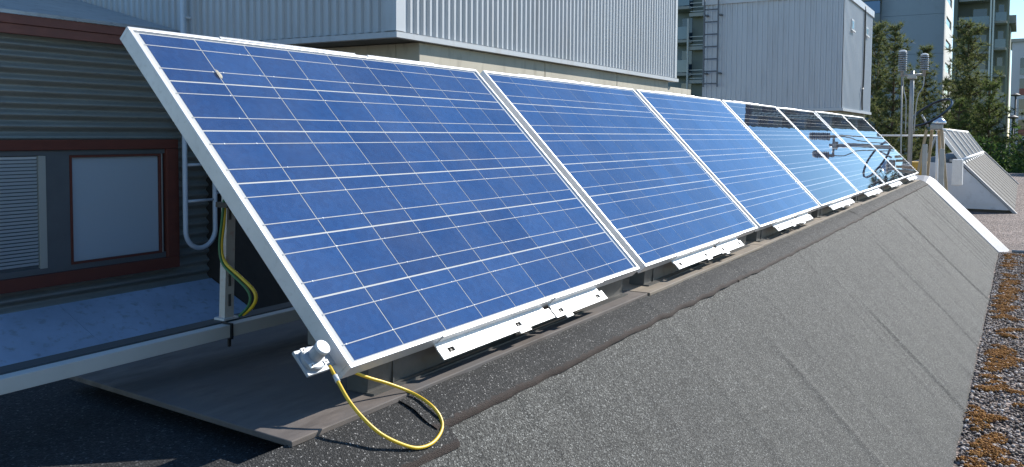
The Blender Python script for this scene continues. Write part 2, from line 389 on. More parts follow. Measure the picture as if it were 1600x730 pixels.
# ------------------------------------------------------------------ plywood boards
def wood_mat(name, a, b, c):
    m = mat(name, a, .75); t = NT(m); v = t.coord((2.5, 9, 9)); f = t.noise(v, 3, 7, .65); v2 = t.coord(); g = t.noise(v2, 3.5, 5, .6)
    t.color(t.mix(t.ramp(g, [(.4, (0, 0, 0)), (.62, (1, 1, 1))]), t.ramp(f, [(.3, a), (.7, b)]), c)); t.bump(f, .3, .003); return m
M_wood = wood_mat('weathered_plywood', (.075, .060, .050), (.17, .14, .118), (.105, .095, .09))
M_wood2 = wood_mat('dry_plywood', (.16, .125, .09), (.30, .245, .18), (.21, .18, .145))
ordn = ['first', 'second', 'third', 'fourth', 'fifth', 'sixth', 'seventh']
where = ['under the panel nearest the camera', 'from the camera', 'from the camera', 'from the camera', 'from the camera', 'from the camera', 'at the far end of the row']
PITCH, PW, PH = 1.5476, 1.495, 0.99
for i in range(7):
    b = thing('plywood_board', ['wide weathered plywood board sticking out left of the nearest solar panel', 'second weathered board from the camera, under the second solar panel', 'third weathered board from the camera, under the third solar panel', 'fourth weathered board from the camera, under the fourth solar panel', 'fifth weathered board from the camera, under the fifth solar panel', 'sixth weathered board from the camera, under the sixth solar panel', 'farthest weathered board, under the last solar panel of the row'][i], 'board',
              (i * PITCH, 0, -.13), group='boards under the solar panels')
    x0 = i * PITCH - (.178 if i == 0 else .012); x1 = (i + 1) * PITCH - .022
    y0 = -.016 + random.uniform(-.006, .006) * (i > 0)
    sk = .045 if i == 0 else 0.0
    MB().add([(x0, y0, -.102), (x1, y0, -.102), (x1, .74, -.102), (x0 + sk, .74, -.102), (x0, y0, -.09), (x1, y0, -.09), (x1, .74, -.09), (x0 + sk, .74, -.09)],
             [(3, 2, 1, 0), (4, 5, 6, 7), (0, 1, 5, 4), (1, 2, 6, 5), (2, 3, 7, 6), (3, 0, 4, 7)]).build('sheet', (M_wood if i == 0 else M_wood2), b, bevel=.002)
    MB().box(x0 + (.03 if i == 0 else .004), x1 - .004, y0 + .006, y0 + .03, -.134, -.1025).build('front_batten', (M_wood if i == 0 else M_wood2), b)
    for yy in (.06, .40):
        MB().box(x0 + .2, x1 - .02, yy, yy + .05, -.132, -.1025).build('batten', (M_wood if i == 0 else M_wood2), b)

# ------------------------------------------------------------------ solar panels
CW, CHH = .1604, .1607
LIP, DEP = .010, .040
cellm = MB().box(-.0784, .0784, -.0781, .0781, -.0006, 0).mesh('cell', M_cell)
cellm2 = MB().box(-.0787, .0787, -.0777, .0777, -.0006, 0).mesh('cell', M_cell2)
busm = MB().box(-CW * 4.5 - .004, CW * 4.5 + .004, -.0011, .0011, 0, .0005).mesh('busbar', M_bus)
M_glint = mat('painted_glint', (.95, .95, .95), .8, 0, .1)  # diffuse white dots painted along the ribbons for glints off the solder
def frame_rail(x0, x1, y0, y1): return MB().box(x0, x1, y0, y1, -DEP, 0)
def holed_plate(L, H, th, holes):
    """plate in the local xy plane with slotted holes (x, y, half width, half height)"""
    xsn = [0]; 
    for hx, hy, a, b in holes: xsn += [hx - a, hx + a]
    xsn.append(L); mb = MB()
    for k in range(len(xsn) - 1):
        if k % 2 == 0: mb.box(xsn[k], xsn[k + 1], 0, H, 0, th)
        else:
            hx, hy, a, b = holes[(k - 1) // 2]; mb.box(xsn[k], xsn[k + 1], 0, hy - b, 0, th); mb.box(xsn[k], xsn[k + 1], hy + b, H, 0, th)
    return mb
plabels = ['nearest and largest blue solar panel, with the light sensor on its left edge', 'second blue solar panel from the camera, right of the nearest one', 'third solar panel from the camera, pale blue without dark reflections',
           'fourth solar panel from the camera, middle of the row', 'fifth solar panel from the camera, with dark reflections across its top', 'sixth solar panel from the camera, last but one of the row', 'seventh and farthest solar panel at the end of the row']
shared = {}
for i in range(7):
    dr = [0, 0, 0.0, R(.0), R(-.25), R(.2), R(-.1)][i]
    p = thing('solar_panel', plabels[i], 'solar panel', (i * PITCH, 0, 0), (TAU + dr, 0, 0), 'solar panels in the row')
    if not shared:
        shared['rails'] = [frame_rail(0, PW, 0, LIP).mesh('frame_rail', M_alu), frame_rail(0, PW, PH - LIP, PH).mesh('frame_rail', M_alu),
                           frame_rail(0, LIP, LIP, PH - LIP).mesh('frame_rail', M_alu), frame_rail(PW - LIP, PW, LIP, PH - LIP).mesh('frame_rail', M_alu)]
        shared['back'] = MB().box(LIP, PW - LIP, LIP, PH - LIP, -.008, -.0062).mesh('backsheet', M_back)
        e = .0005
        shared['glass'] = MB().quad((LIP + e, LIP + e, -.0022), (PW - LIP - e, LIP + e, -.0022), (PW - LIP - e, PH - LIP - e, -.0022), (LIP + e, PH - LIP - e, -.0022)).mesh('glass_sheet', M_pvglass)
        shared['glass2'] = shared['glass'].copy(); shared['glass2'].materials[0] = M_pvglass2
        shared['jbox'] = MB().box(PW / 2 - .06, PW / 2 + .06, PH - .17, PH - .08, -.034, -.0081).mesh('junction_box', M_black)
        gl = MB()
        for r in range(6):
            for s in (-1, 1):
                for c in range(10):
                    for _ in range(2):
                        if random.random() < .5:
                            x = PW / 2 + (c - 4.5) * CW + random.gauss(0, .018); y = PH / 2 + (r - 2.5) * CHH + s * .039
                            if 0.03 < x < PW - .03: gl.lathe([(.0022, 0), (.0017, .0006)], (x, y, -.0046), (0, 0, 1), 6)
        shared['glint'] = gl.mesh('painted_glint', M_glint)
    def part(nm, me, loc=(0, 0, 0)):
        ob = bpy.data.objects.new(nm, me); col.objects.link(ob); ob.parent = p; ob.location = loc; ROOT[ob.name] = (0, 0, 0); return ob
    for me in shared['rails']:
        ob = part('frame_rail', me); bv = ob.modifiers.new('bevel', 'BEVEL'); bv.width = .0012; bv.segments = 2
    part('backsheet', shared['back']); g_ = part('glass_sheet', shared['glass'] if i < 3 else shared['glass2']); part('junction_box', shared['jbox']); part('painted_glint', shared['glint'])['kind'] = 'stuff'
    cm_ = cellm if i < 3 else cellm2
    for r in range(6):
        for c in range(9): part('cell', cm_, (PW / 2 + (c - 4) * CW, PH / 2 + (r - 2.5) * CHH, -.0055))
        for s in (-1, 1): part('busbar', busm, (PW / 2, PH / 2 + (r - 2.5) * CHH + s * .039, -.0053))
    # clamp plates hanging below the lower rail
    for k, (xa, L) in enumerate(((.293, .535), (.842, .34))):
        hl = [(.045, .018, .013, .006), (L * (.66 if k == 0 else .86), .018, .013, .006)]
        pl = holed_plate(L, .031, .003, hl)
        if k == 0: pl.box(L - .17, L - .03, .031, .0345, 0, .003); pl.box(L * .66 - .015, L * .66 + .04, -.008, 0, 0, .003)
        else: pl.box(.05, .09, -.010, 0, 0, .003)
        ob = pl.build('clamp_plate', M_plate, p, local=True); ob.location = (xa, -.047 - .003 * k, -.022 - .003 * k)
        for hx, hy, a, b in hl: MB().lathe([(.0045, -.006), (.0045, -.002), (.003, -.0015)], (hx + .005, hy, 0), (0, 0, 1), 8).build('bolt', M_dark, ob, local=True)
        MB().box(xa + .012, xa + L - .012, -.016, -.0003, -.030, -.026).build('clamp_lip', M_plate, p, local=True)
        MB().box(xa + .02, xa + L, -.0022, -.0002, -.026, .0015).box(xa + .02, xa + L, -.0022, .007, .0003, .0016).build('clamp_hook', M_alu, p, local=True)
    for (xa, L) in ((.27, .53), (.86, .10 if i else .36)):
        MB().box(xa, xa + L, PH + .0005, PH + .003, -.03, .002).box(xa, xa + L, PH - .006, PH + .003, .0005, .002).build('clamp_hook', M_alu, p, local=True)
    # base trough carrying the lower edge
    tb = thing('mounting_trough', ['dark metal mounting trough under the nearest solar panel', 'dark mounting trough under the second solar panel', 'dark mounting trough under the third solar panel', 'dark mounting trough under the fourth solar panel', 'dark mounting trough under the fifth solar panel', 'dark mounting trough under the sixth solar panel', 'dark mounting trough under the farthest solar panel'][i], 'mounting trough',
               (i * PITCH, .1, -.09), group='mounting troughs under the panels')
    X = i * PITCH
    MB().prismx([(.052, -.0895), (.047, -.012), (.098, .040), (.11, -.0895)], X + .11, X + PW - .04, 0).build('body', M_tub, tb)
    for sm in (.19, .72): MB().box(X + sm, X + sm + .004, .0465, .0505, -.085, -.02).build('seam', M_dark, tb)
    MB().box(X + .105, X + PW - .035, .030, .0515, -.0898, -.0855).build('foot_flange', M_tub, tb)
    for xx in (.06, PW - .10):
        if i == 0 and xx < .1: continue
        lg = thing('panel_leg', ['', 'slotted rear leg at the left end of the second panel', 'slotted rear leg at the left end of the third panel', 'slotted rear leg at the left end of the fourth panel', 'slotted rear leg at the left end of the fifth panel', 'slotted rear leg at the left end of the sixth panel', 'slotted rear leg at the left end of the farthest panel'][i] if xx < .1 else
                   ['slotted rear leg at the right end of the nearest panel', 'slotted rear leg at the right end of the second panel', 'slotted rear leg at the right end of the third panel', 'slotted rear leg at the right end of the fourth panel', 'slotted rear leg at the right end of the fifth panel', 'slotted rear leg at the right end of the sixth panel', 'slotted rear leg at the right end of the farthest panel'][i], 'panel leg', (X + xx, .6, -.09), group='rear legs holding up the panels')
        MB().box(X + xx, X + xx + .035, .60, .62, -.0895, .545).build('channel', M_alu, lg)
        MB().box(X + xx - .01, X + xx + .045, .585, .635, -.0893, -.084).build('foot_plate', M_alu, lg)

p0 = bpy.data.objects['solar_panel']
q = onpl(342, 116, NP * -.0018, NP); qu = math.hypot(q[1] + 0, q[2])
mb = MB(); ang = np.linspace(0, 2 * math.pi, 15)[:-1]
mb.add([(q[0] + .006 * math.cos(a) * random.uniform(.7, 1.2), qu + .016 * math.sin(a) * random.uniform(.7, 1.2), -.0012) for a in ang] + [(q[0], qu, -.0002)], [(k, (k + 1) % 14, 14) for k in range(14)])
mb.build('dried_dropping', mat('dried_dropping', (.42, .38, .30), .9), p0, local=True)
# rear leg of the nearest panel, seen left of its edge, with the earth wire
lt = onx(351, 300, .02); lb = onx(338, 492, .2)
LX, LY = .155, .545
lg = thing('panel_leg', 'pale slotted leg with earth wire, left end of the nearest panel', 'panel leg', (LX, LY, .002), group='rear legs holding up the panels')
mb = MB(); mb.add([(LX, LY, .0025), (LX + .028, LY, .0025), (LX + .028, LY + .02, .0025), (LX, LY + .02, .0025), (LX + .01, LY - .01, .475), (LX + .036, LY - .01, .475), (LX + .036, LY + .01, .475), (LX + .01, LY + .01, .475)],
       [(3, 2, 1, 0), (4, 5, 6, 7), (0, 1, 5, 4), (1, 2, 6, 5), (2, 3, 7, 6), (3, 0, 4, 7)])
M_legm = worn('pale_leg_metal', (.55, .52, .47), .5, .2, .2, 8, (.5, .2, .14))
mb.build('channel', M_legm, lg)
for z in (.035, .085, .25, .31): MB().box(LX + .011, LX + .018, LY - .0022 - z * .0212, LY + .0005 - z * .0212, z, z + .03).build('slot', M_dark, lg)
MB().box(LX - .008, LX + .036, LY - .008, LY + .028, .0021, .0075).build('foot_plate', M_alu, lg)
def spline(pts, n=12):
    pts = [np.array(p, float) for p in pts]; out = []
    P = [2 * pts[0] - pts[1]] + pts + [2 * pts[-1] - pts[-2]]
    for i in range(1, len(P) - 2):
        for k in range(n):
            t = k / n; a, b, c, d = P[i - 1], P[i], P[i + 1], P[i + 2]
            out.append(.5 * ((2 * b) + (c - a) * t + (2 * a - 5 * b + 4 * c - d) * t * t + (3 * b - a - 3 * c + d) * t ** 3))
    out.append(pts[-1]); return [tuple(p) for p in out]
M_yel = mat('yellow_cable_jacket', (.72, .47, .03), .4); M_grn = mat('green_wire', (.05, .16, .06), .45)
wy = spline([onx(x, y, .145) for x, y in ((352, 312), (350, 345), (346, 385), (352, 410), (375, 432), (395, 452), (400, 466), (394, 480), (380, 492))])
tag(MB().tube(wy, .0042, 8).build('earth_wire', M_yel, smooth=True), 'yellow earth wire hanging down the pale leg behind the nearest panel', 'wire')
wg = spline([onx(x, y, .14) for x, y in ((350, 312), (347, 345), (343, 385), (348, 412), (366, 432), (384, 450), (391, 465), (387, 480), (374, 494))])
tag(MB().tube(wg, .0034, 8).build('earth_wire', M_grn, smooth=True), 'dark green earth wire beside the yellow one behind the nearest panel', 'wire')
tie = onx(352, 320, .14)
tag(MB().box(tie[0] - .012, tie[0] + .03, tie[1] - .02, tie[1] + .02, tie[2] - .006, tie[2] + .006).build('cable_tie', M_black), 'black cable tie round the earth wires on the pale leg', 'cable tie')

# ------------------------------------------------------------------ aluminium rail behind the board and its cables
rl = thing('aluminium_rail', 'pale aluminium rail running left from under the nearest panel', 'rail', (-.5, .5, -.09))
mb = MB(); mb.box(-3.2, 1.42, .500, .503, -.030, .000).box(-3.2, 1.42, .503, .53, -.0025, .000).box(-3.2, 1.42, .503, .53, -.030, -.0275)
mb.build('channel', worn('grey_rail_metal', (.54, .52, .49), .5, .1, .15, 3), rl, bevel=.001)
for xx in (-1.2, .9, 1.2): MB().box(xx, xx + .05, .505, .528, -.0898 if xx > -.2 else -.129, -.0301).build('foot', M_dark, rl)
tag(MB().box(-3.2, 1.3, .533, .585, -.03, .002).build('dark_strip', mat('dark_slate', (.03, .035, .038), .6), bevel=.003), 'flat dark strip lying behind the pale aluminium rail', 'strip')  # plain dark strip filling the band behind the rail
tie = onpl(361, 515, (0, .499, 0), np.array([0, 1, 0]))
tag(MB().box(tie[0] - .003, tie[0] + .003, .494, .499, -.034, .004).box(tie[0] - .003, tie[0] + .003, .499, .532, .0005, .004).box(tie[0] - .012, tie[0] - .006, .492, .498, -.05, -.03).build('cable_tie', M_black), 'black cable tie wrapped round the aluminium rail', 'cable tie')
# concrete slab further under the panel
tag(MB().box(.35, 1.3, .24, .46, -.0895, -.045).build('ballast_slab', worn('ballast_concrete', (.26, .25, .24), .85, 0, .2, 9), bevel=.004), 'pale concrete ballast slab in the shade under the nearest panel', 'slab')

# ------------------------------------------------------------------ light sensor on the panel edge and its yellow cable
sc0 = onpl(487, 563, NP * -.02, NP)
sen = thing('light_sensor', 'small grey cylindrical light sensor mounted at the lower left panel corner', 'sensor', sc0, (TAU, 0, 0))
M_sens = worn('sensor_grey', (.36, .38, .40), .45, .1, .08, 20)
MB().box(-.029, .029, -.029, .029, -.007, 0).build('base_plate', M_sens, sen, local=True, bevel=.001)
MB().lathe([(.026, .0003), (.026, .009), (.0235, .011)], (0, 0, 0), n=32).build('base_disc', M_sens, sen, local=True, smooth=False)
MB().lathe([(.0150, .0112), (.0150, .034), (.0140, .0352)], (.002, .002, 0), n=32).build('housing', M_sens, sen, local=True)
MB().lathe([(.0152, .0354), (.0158, .037), (.0158, .041), (.0145, .0425)], (.002, .002, 0), n=32).build('diffuser_cap', mat('opal_white', (.55, .57, .58), .35), sen, local=True)
for a, b in ((-.019, -.016), (.018, -.017), (-.017, .02)):
    MB().box(a - .0055, a + .0055, b - .0045, b + .0045, .0094, .0128).build('screw_tab', M_plate, sen, local=True)
    MB().lathe([(.0018, .0129), (.0018, .0140)], (a, b, 0), n=8).build('screw', M_dark, sen, local=True)
MB().box(.015, .0600, -.02, .02, -.0115, -.0072).build('bracket', M_aludull, sen, local=True)
A0 = np.array(sc0) + np.array([.022, -.012, -.012]); A1 = onpl(650, 700, (0, -.05 - .09 * math.sin(math.pi / 4), -.13 - .09 * (1 - math.cos(math.pi / 4)) + .012), np.array([0, -.7071, .7071])); A2 = onz(600, 597, -.062)
pn = np.cross(A1 - A0, A2 - A0); pn /= np.linalg.norm(pn)
cpx = [(515, 572), (521, 583), (530, 600), (545, 626), (566, 652), (592, 676), (622, 692), (652, 700), (676, 692), (690, 672), (688, 652), (672, 632), (644, 614), (608, 600), (578, 591), (556, 583), (546, 578)]
def lifted(x, y):
    p_ = onpl(x, y, A1, pn)
    for _ in range(200):
        q_ = p_; floor_ = -.13 if q_[1] > -.05 else min(-.13, -.13 - (-.05 - q_[1]) * .95 + .022)
        if -.178 < q_[0] < 1.5 and q_[1] > -.02: floor_ = -.09
        if q_[2] > floor_ + .024: break
        p_ = p_ + (CAM - p_) * .004
    return p_
cw = spline([lifted(x, y) for x, y in cpx], 8)
cab = thing('sensor_cable', 'yellow sensor cable looping down onto the felt from the light sensor', 'cable', A1)
MB().tube(cw, .0035, 10).build('jacket', M_yel, cab, smooth=True)
cs = [onpl(x, y, A1, pn) for x, y in ((523.5, 587), (528, 596.5))]
MB().tube(cs, .0050, 10).build('sleeve', mat('clear_sleeve', (.6, .62, .62), .3), cab, smooth=True)

# ------------------------------------------------------------------ penthouse with corrugated wall and windows
WY = 4.5
ph = thing('penthouse', 'low grey corrugated rooftop penthouse with a red framed window', 'penthouse', (0, WY, ROOF))
M_corr = worn('corrugated_steel', (.27, .27, .24), .42, .25, .15, 2.5, (.16, .16, .15), stretch=(1, 1, 6))
M_red = wood_mat('red_paint_board', (.12, .030, .016), (.17, .042, .024), (.14, .038, .022))
M_redtop = wood_mat('faded_red_board', (.20, .075, .055), (.30, .12, .09), (.22, .09, .07))
prof = []
zz = -.76
while zz < 1.10:
    prof.append((WY + .013 + .016 * math.cos(2 * math.pi * (zz) / .076), zz)); zz += .0054
mb = MB(); mb.sheetx(prof, -2.5, 3.398); mb.build('corrugated_sheet', M_corr, ph, smooth=True)
MB().box(-2.5, 3.39, WY + .034, 7.6, ROOF, 1.10).build('core', M_dark, ph)
MB().box(-2.5, 3.39, WY - .03, WY + .034, ROOF, -.762).build('kerb', worn('kerb_sheet', (.4, .42, .44), .45, .3), ph)
MB().box(-2.5, 3.06, WY - .05, WY + .0, 1.152, 1.212).build('fascia_board', M_redtop, ph, bevel=.003)
MB().box(-2.5, 3.06, WY - .040, WY + .0, 1.088, 1.150).build('fascia_board', M_redtop, ph, bevel=.003)
M_flash = worn('roof_flashing', (.46, .48, .50), .35, .4, .14, 1.5, (.2, .2, .2))
for x0, x1 in ((-2.5, .9), (.902, 2.25), (2.252, 3.08)):
    MB().prismx([(WY - .06, 1.214), (WY - .06, 1.235), (6.1, 1.66), (6.1, 1.64)][::-1], x0, x1).build('roof_sheet', M_flash, ph)
# window: red surround, grey inner frame, panes, blinds
wx0, wx1, wz0, wz1 = -.4, 3.065, -.58, .405
fr = MB().box(wx0, wx1, WY - .055, WY - .008, wz1 - .07, wz1).build('window_surround', M_red, ph, bevel=.003)
MB().box(wx0, wx1, WY - .055, WY - .008, wz0, wz0 + .085).build('window_surround', M_red, ph, bevel=.003)
MB().box(wx1 - .105, wx1, WY - .0555, WY - .009, wz0 + .087, wz1 - .072).build('window_surround', M_red, ph, bevel=.003)
M_wfr = worn('grey_window_frame', (.12, .125, .125), .5, 0, .12, 6)
MB().box(2.035, 2.200, WY - .030, WY - .009, wz0 + .086, wz1 - .071).build('mullion', M_wfr, ph)
MB().box(wx0, wx1 - .106, WY - .031, WY - .009, wz1 - .105, wz1 - .072).build('head', M_wfr, ph)
MB().box(wx0, wx1 - .106, WY - .031, WY - .009, wz0 + .087, wz0 + .130).build('window_sill', M_wfr, ph)
M_blind = mat('blind_cloth', (.66, .66, .66), .7); M_slat = mat('blind_slat', (.72, .73, .72), .5); M_cream = mat('cream_bead', (.42, .40, .34), .5)
for k, (a, b) in enumerate(((1.0, 2.034), (2.201, 2.958))):
    wn = MB().box(a, b, WY - .0115, WY - .0095, wz0 + .131, wz1 - .106).build('window', M_wfr, ph)
    mb = MB()
    if k:
        for bx in ((a, a + .016, -.455, .298), (b - .05, b - .034, -.455, .298)): mb.box(bx[0], bx[1], WY - .036, WY - .012, bx[2], bx[3])
        mb.box(a + .0165, b - .0505, WY - .036, WY - .012, .282, .298).box(a + .0165, b - .0505, WY - .036, WY - .012, -.455, -.440); mb.build('sash', M_red, wn)
        MB().box(b - .033, b - .024, WY - .034, WY - .012, -.45, .298).build('bead', M_cream, wn)
        MB().box(a + .017, b - .051, WY - .016, WY - .0125, -.439, .281).build('roller_blind', M_blind, wn)
    else:
        MB().box(b - .05, b - .002, WY - .036, WY - .012, -.455, .298).build('sash', M_cream, wn)
        mb = MB(); z = -.43
        while z < .29:
            mb.add([(a, WY - .014, z), (b - .052, WY - .014, z), (b - .052, WY - .022, z + .017), (a, WY - .022, z + .017), (a, WY - .0135, z + .001), (b - .052, WY - .0135, z + .001), (b - .052, WY - .0215, z + .018), (a, WY - .0215, z + .018)], [(0, 1, 2, 3), (7, 6, 5, 4)]); z += .0235
        mb.build('slatted_blind', M_slat, wn)
    xa, xb = (a + .017, b - .051) if k else (a, b - .051)
    MB().quad((xa, WY - .030, -.439), (xb, WY - .030, -.439), (xb, WY - .030, .281), (xa, WY - .030, .281)).build('pane', M_winglass, wn)
# sheet-metal apron at the foot of the wall
M_apron = worn('apron_sheet', (.44, .54, .68), .38, .1, .22, 2.2, (.16, .155, .14))
ap = thing('metal_apron', 'pale blue sheet metal apron sloping along the foot of the corrugated wall', 'apron', (0, 3.8, ROOF))
for x0, x1 in ((-2.5, .9), (.903, 2.1), (2.103, 3.38)):
    MB().prismx([(WY - .032, -.715), (3.93, ROOF + .012), (3.93, ROOF + .001), (WY - .032, ROOF + .001)], x0, x1).build('sheet', M_apron, ap)

# wall ladder beside the window
ld = thing('wall_ladder', 'white wall ladder with a rounded lower end beside the red window', 'ladder', (3.2, WY - .16, -.46))
M_white = worn('white_tube_paint', (.62, .65, .68), .4, 0, .06, 6)
lx0, lx1, ly = 3.055, 3.335, WY - .14
bend = [(lx0, ly, 2.6), (lx0, ly, -.30)] + [(lx0 + .14 - .14 * math.cos(a), ly, -.30 - .14 * math.sin(a)) for a in np.linspace(.15, math.pi - .15, 12)] + [(lx1, ly, -.30), (lx1, ly, 2.6)]
MB().tube(bend, .019, 12).build('rail', M_white, ld, smooth=True)
for z in np.arange(-.07, 2.5, .28): MB().tube([(lx0, ly, z), (lx1, ly, z)], .011, 8).build('rung', M_white, ld, smooth=True)
for z in (-.03, .0): MB().tube([(lx1, ly, z), (3.42, ly + .02, z + .02)], .009, 8).build('stay', M_white, ld, smooth=True)
for z in (.55,): MB().tube([(lx0, ly, z), (lx0, WY - .01, z)], .012, 8).build('stay', M_white, ld, smooth=True)

# ------------------------------------------------------------------ ribbed metal plant building on its concrete plinth
def ribbed(a0, a1, z0, z1, pitch, crest, flank, depth, face):
    """trapezoid sheet; face(a, d, z) -> xyz, d outward"""
    mb = MB(); a = a0; V = []
    while a < a1:
        for da, d in ((0, depth), (crest, depth), (crest + flank, 0), (pitch - flank, 0)):
            if a + da <= a1: V.append((a + da, d))
        a += pitch
    V.append((a1, depth)); n = len(V)
    return mb.add([face(p, d, z0) for p, d in V] + [face(p, d, z1) for p, d in V], [(i, i + 1, n + i + 1, n + i) for i in range(n - 1)])
BX, BY, BX1, BZ, BT = 3.12, 2.37, 8.30, 1.08, 4.2
bd = thing('ribbed_plant_building', 'large light grey ribbed metal building on a concrete plinth behind the panels', 'building', (5.7, 4, ROOF))
M_rib = worn('light_grey_cladding', (.50, .515, .53), .42, .1, .07, 1.2, (.36, .35, .33), stretch=(1, 1, .15))
M_conc = worn('plinth_concrete', (.54, .49, .39), .85, 0, .16, 1.8, (.30, .27, .21), stretch=(1, 1, .3))
ribbed(BX + .07, BX1, BZ + .045, BT, .0723, .022, .010, .018, lambda a, d, z: (a, BY + .01 - d, z)).build('cladding_sheet', M_rib, bd)
ribbed(BY + .07, 7.6, BZ + .045, BT, .0723, .022, .010, .018, lambda a, d, z: (BX + .01 - d, a, z)).build('cladding_sheet', M_rib, bd)
MB().box(BX + .012, BX1, BY + .012, 7.6, BZ + .012, BT).build('core', M_rib, bd)
mb = MB().box(BX - .012, BX + .072, BY - .012, BY - .009, BZ + .046, BT).box(BX - .012, BX - .009, BY - .0085, BY + .072, BZ + .046, BT); mb.build('corner_flashing', M_rib, bd)
MB().box(BX1 - .05, BX1 + .012, BY - .0125, BY - .0095, BZ + .046, BT).box(BX1 + .001, BX1 + .0125, BY - .009, 7.6, BZ + .02, BT).build('corner_flashing', M_rib, bd)
MB().box(BX - .03, BX1 + .03, BY - .03, BY + .02, BZ, BZ + .036).build('drip_flashing', M_rib, bd)
MB().box(BX - .03, BX + .02, BY + .0205, 7.6, BZ, BZ + .036).build('drip_flashing', M_rib, bd)
MB().box(BX - .02, BX1 + .02, BY + .0215, 7.6, BZ + .001, BZ + .0115).build('soffit', M_dark, bd)
px0, pxl, PY = 3.40, 8.13, 2.393
for a, b in ((px0, 5.17), (5.18, 6.68), (6.69, pxl)): MB().box(a, b, PY, PY + .2, ROOF, BZ - .002).build('plinth_panel', M_conc, bd, bevel=.004)
for a, b in ((PY + .203, 4.1), (4.11, 7.6)): MB().box(px0, px0 + .2, a, b, ROOF, BZ - .002).build('plinth_panel', M_conc, bd, bevel=.004)
MB().box(px0 - .012, px0 - .001, PY + .25, 7.6, ROOF, .62).build('plinth_shade_sheet', worn('plinth_shade_brown', (.035, .028, .022), .8, 0, .2, 3), bd)  # added dark sheet: shade on the concrete plinth side put into colour
MB().box(px0 + .203, pxl, PY + .203, 7.6, ROOF, BZ - .003).build('plinth_core', M_conc, bd)
tag(MB().box(8.14, 8.95, PY + .01, PY + .22, ROOF, 1.02).build('parapet_wall', M_conc, bevel=.004), 'short concrete wall beyond the right end of the ribbed building', 'wall')

# ------------------------------------------------------------------ second plant building with fixed ladder
b2 = thing('ribbed_plant_room', 'tall box shaped blue grey metal plant room with a dark fixed ladder', 'building', (21, 4, ROOF))
QX, QX1, QY, QY1, QZ, QT = 19.11, 23.25, 2.40, 5.62, 1.09, 3.66
M_rib2 = worn('pale_blue_cladding', (.50, .53, .56), .45, .1, .06, .9, (.42, .43, .44), stretch=(1, 1, .15))
ribbed(QX, QX1, QZ, QT, .155, .05, .012, .015, lambda a, d, z: (a, QY - d, z)).build('cladding_sheet', M_rib2, b2)
ribbed(QY, QY1, QZ, QT, .120, .04, .012, .020, lambda a, d, z: (QX - d, a, z)).build('cladding_sheet', M_rib2, b2)
MB().box(QX + .003, QX1, QY + .003, QY1, QZ - .03, QT).build('core', M_rib2, b2)
MB().box(QX - .06, QX1 + .05, QY - .05, QY - .02, QT - .06, QT + .10).box(QX - .06, QX - .022, QY - .019, QY1 + .02, QT - .06, QT + .10).box(QX - .02, QX1 + .05, QY - .018, QY1 + .02, QT + .001, QT + .08).build('roof_trim', M_rib2, b2)
MB().box(QX - .05, QX1 + .03, QY - .045, QY - .001, QZ - .06, QZ + .0).box(QX - .05, QX - .022, QY, QY1, QZ - .06, QZ).build('drip_flashing', M_rib2, b2)
MB().box(QX + .15, QX1 - .1, QY + .1, QY1, ROOF, QZ - .031).build('plinth', M_conc, b2)
for x, z, wdt, h in ((20.15, 2.93, .34, .26), (22.3, 3.02, .34, .22)):
    wn = MB().box(x - wdt / 2, x + wdt / 2, QY - .035, QY - .016, z, z + h).build('window', M_rib2, b2)
    MB().box(x - wdt / 2 + .05, x + wdt / 2 - .05, QY - .040, QY - .0355, z + .04, z + h - .04).build('pane', M_flatglass, wn)
    MB().box(x - wdt / 2 - .02, x + wdt / 2 + .02, QY - .07, QY - .0405, z - .03, z - .002).build('sill', M_plate, wn)
MB().tube(spline([(21.8, QY - .05, 3.7), (21.82, QY - .05, 2.6), (21.75, QY - .05, 1.75), (21.6, QY - .06, 1.6), (21.65, QY - .05, 1.35), (21.7, QY - .05, 1.12)], 6), .022, 8).build('conduit', M_dark, b2, smooth=True)
M_lad = mat('ladder_grey', (.13, .145, .16), .6)
l2 = thing('fixed_ladder', 'dark fixed ladder on the shaded side of the box shaped plant room', 'ladder', (QX - .18, 5.38, 1.66))
for y in (5.205, 5.545): MB().box(QX - .20, QX - .16, y - .014, y + .014, 1.62, 4.6).build('rail', M_lad, l2)
for z in np.arange(1.70, 4.5, .295): MB().tube([(QX - .18, 5.20, z), (QX - .18, 5.55, z)], .016, 8).build('rung', M_lad, l2, smooth=True)
for z in (1.93, 3.32):
    for y in (5.17, 5.51): MB().box(QX - .17, QX - .01, y - .03, y + .03, z, z + .035).build('wall_bracket', M_lad, l2)

# ------------------------------------------------------------------ second ridge with the tube collector
r2 = thing('felt_ridge', 'smaller farther ridge with pale sheet side and brownish felt slope', 'roof ridge', (22, 0, ROOF))
A, B2 = 17.15, 28.87
M_side = worn('pale_sheet_side', (.52, .55, .60), .4, .3, .08, 1.2, (.35, .35, .36))
MB().prismx([(-.97, ROOF + .055), (-.10, -.045), (.75, -.03), (.75, ROOF + .055)], A, A + .04).build('side_sheet', M_side, r2)
MB().prismx([(-1.02, ROOF + .0), (-.10, -.046), (.75, -.031), (.75, ROOF)], A + .1, B2).build('core', M_dark, r2)
MB().prismx([(-1.045, ROOF + .005), (-.125, -.028), (-.10, -.035), (-1.02, ROOF + .002)], A + .1, B2 - .12).build('slope_sheet', M_felt2, r2)
for xs_ in np.arange(A + 1.1, B2 - .4, 1.0): MB().prismx([(-1.050, ROOF + .01), (-.131, -.026), (-.125, -.0285), (-1.045, ROOF + .006)], xs_, xs_ + .07).build('felt_lap', M_felt2, r2)
for x0 in (A - .03, B2 - .11): MB().prismx([(-1.09, ROOF + .0), (-.135, .015), (.06, .03), (.06, -.02), (-.11, -.025), (-1.02, ROOF - .0)], x0, x0 + .13).build('edge_trim', M_bright, r2)
MB().prismx([(-.80, -.80), (-.17, -.16), (.05, -.15), (.05, -.80)], A - .012, A - .0005).build('side_panel', M_side, r2)
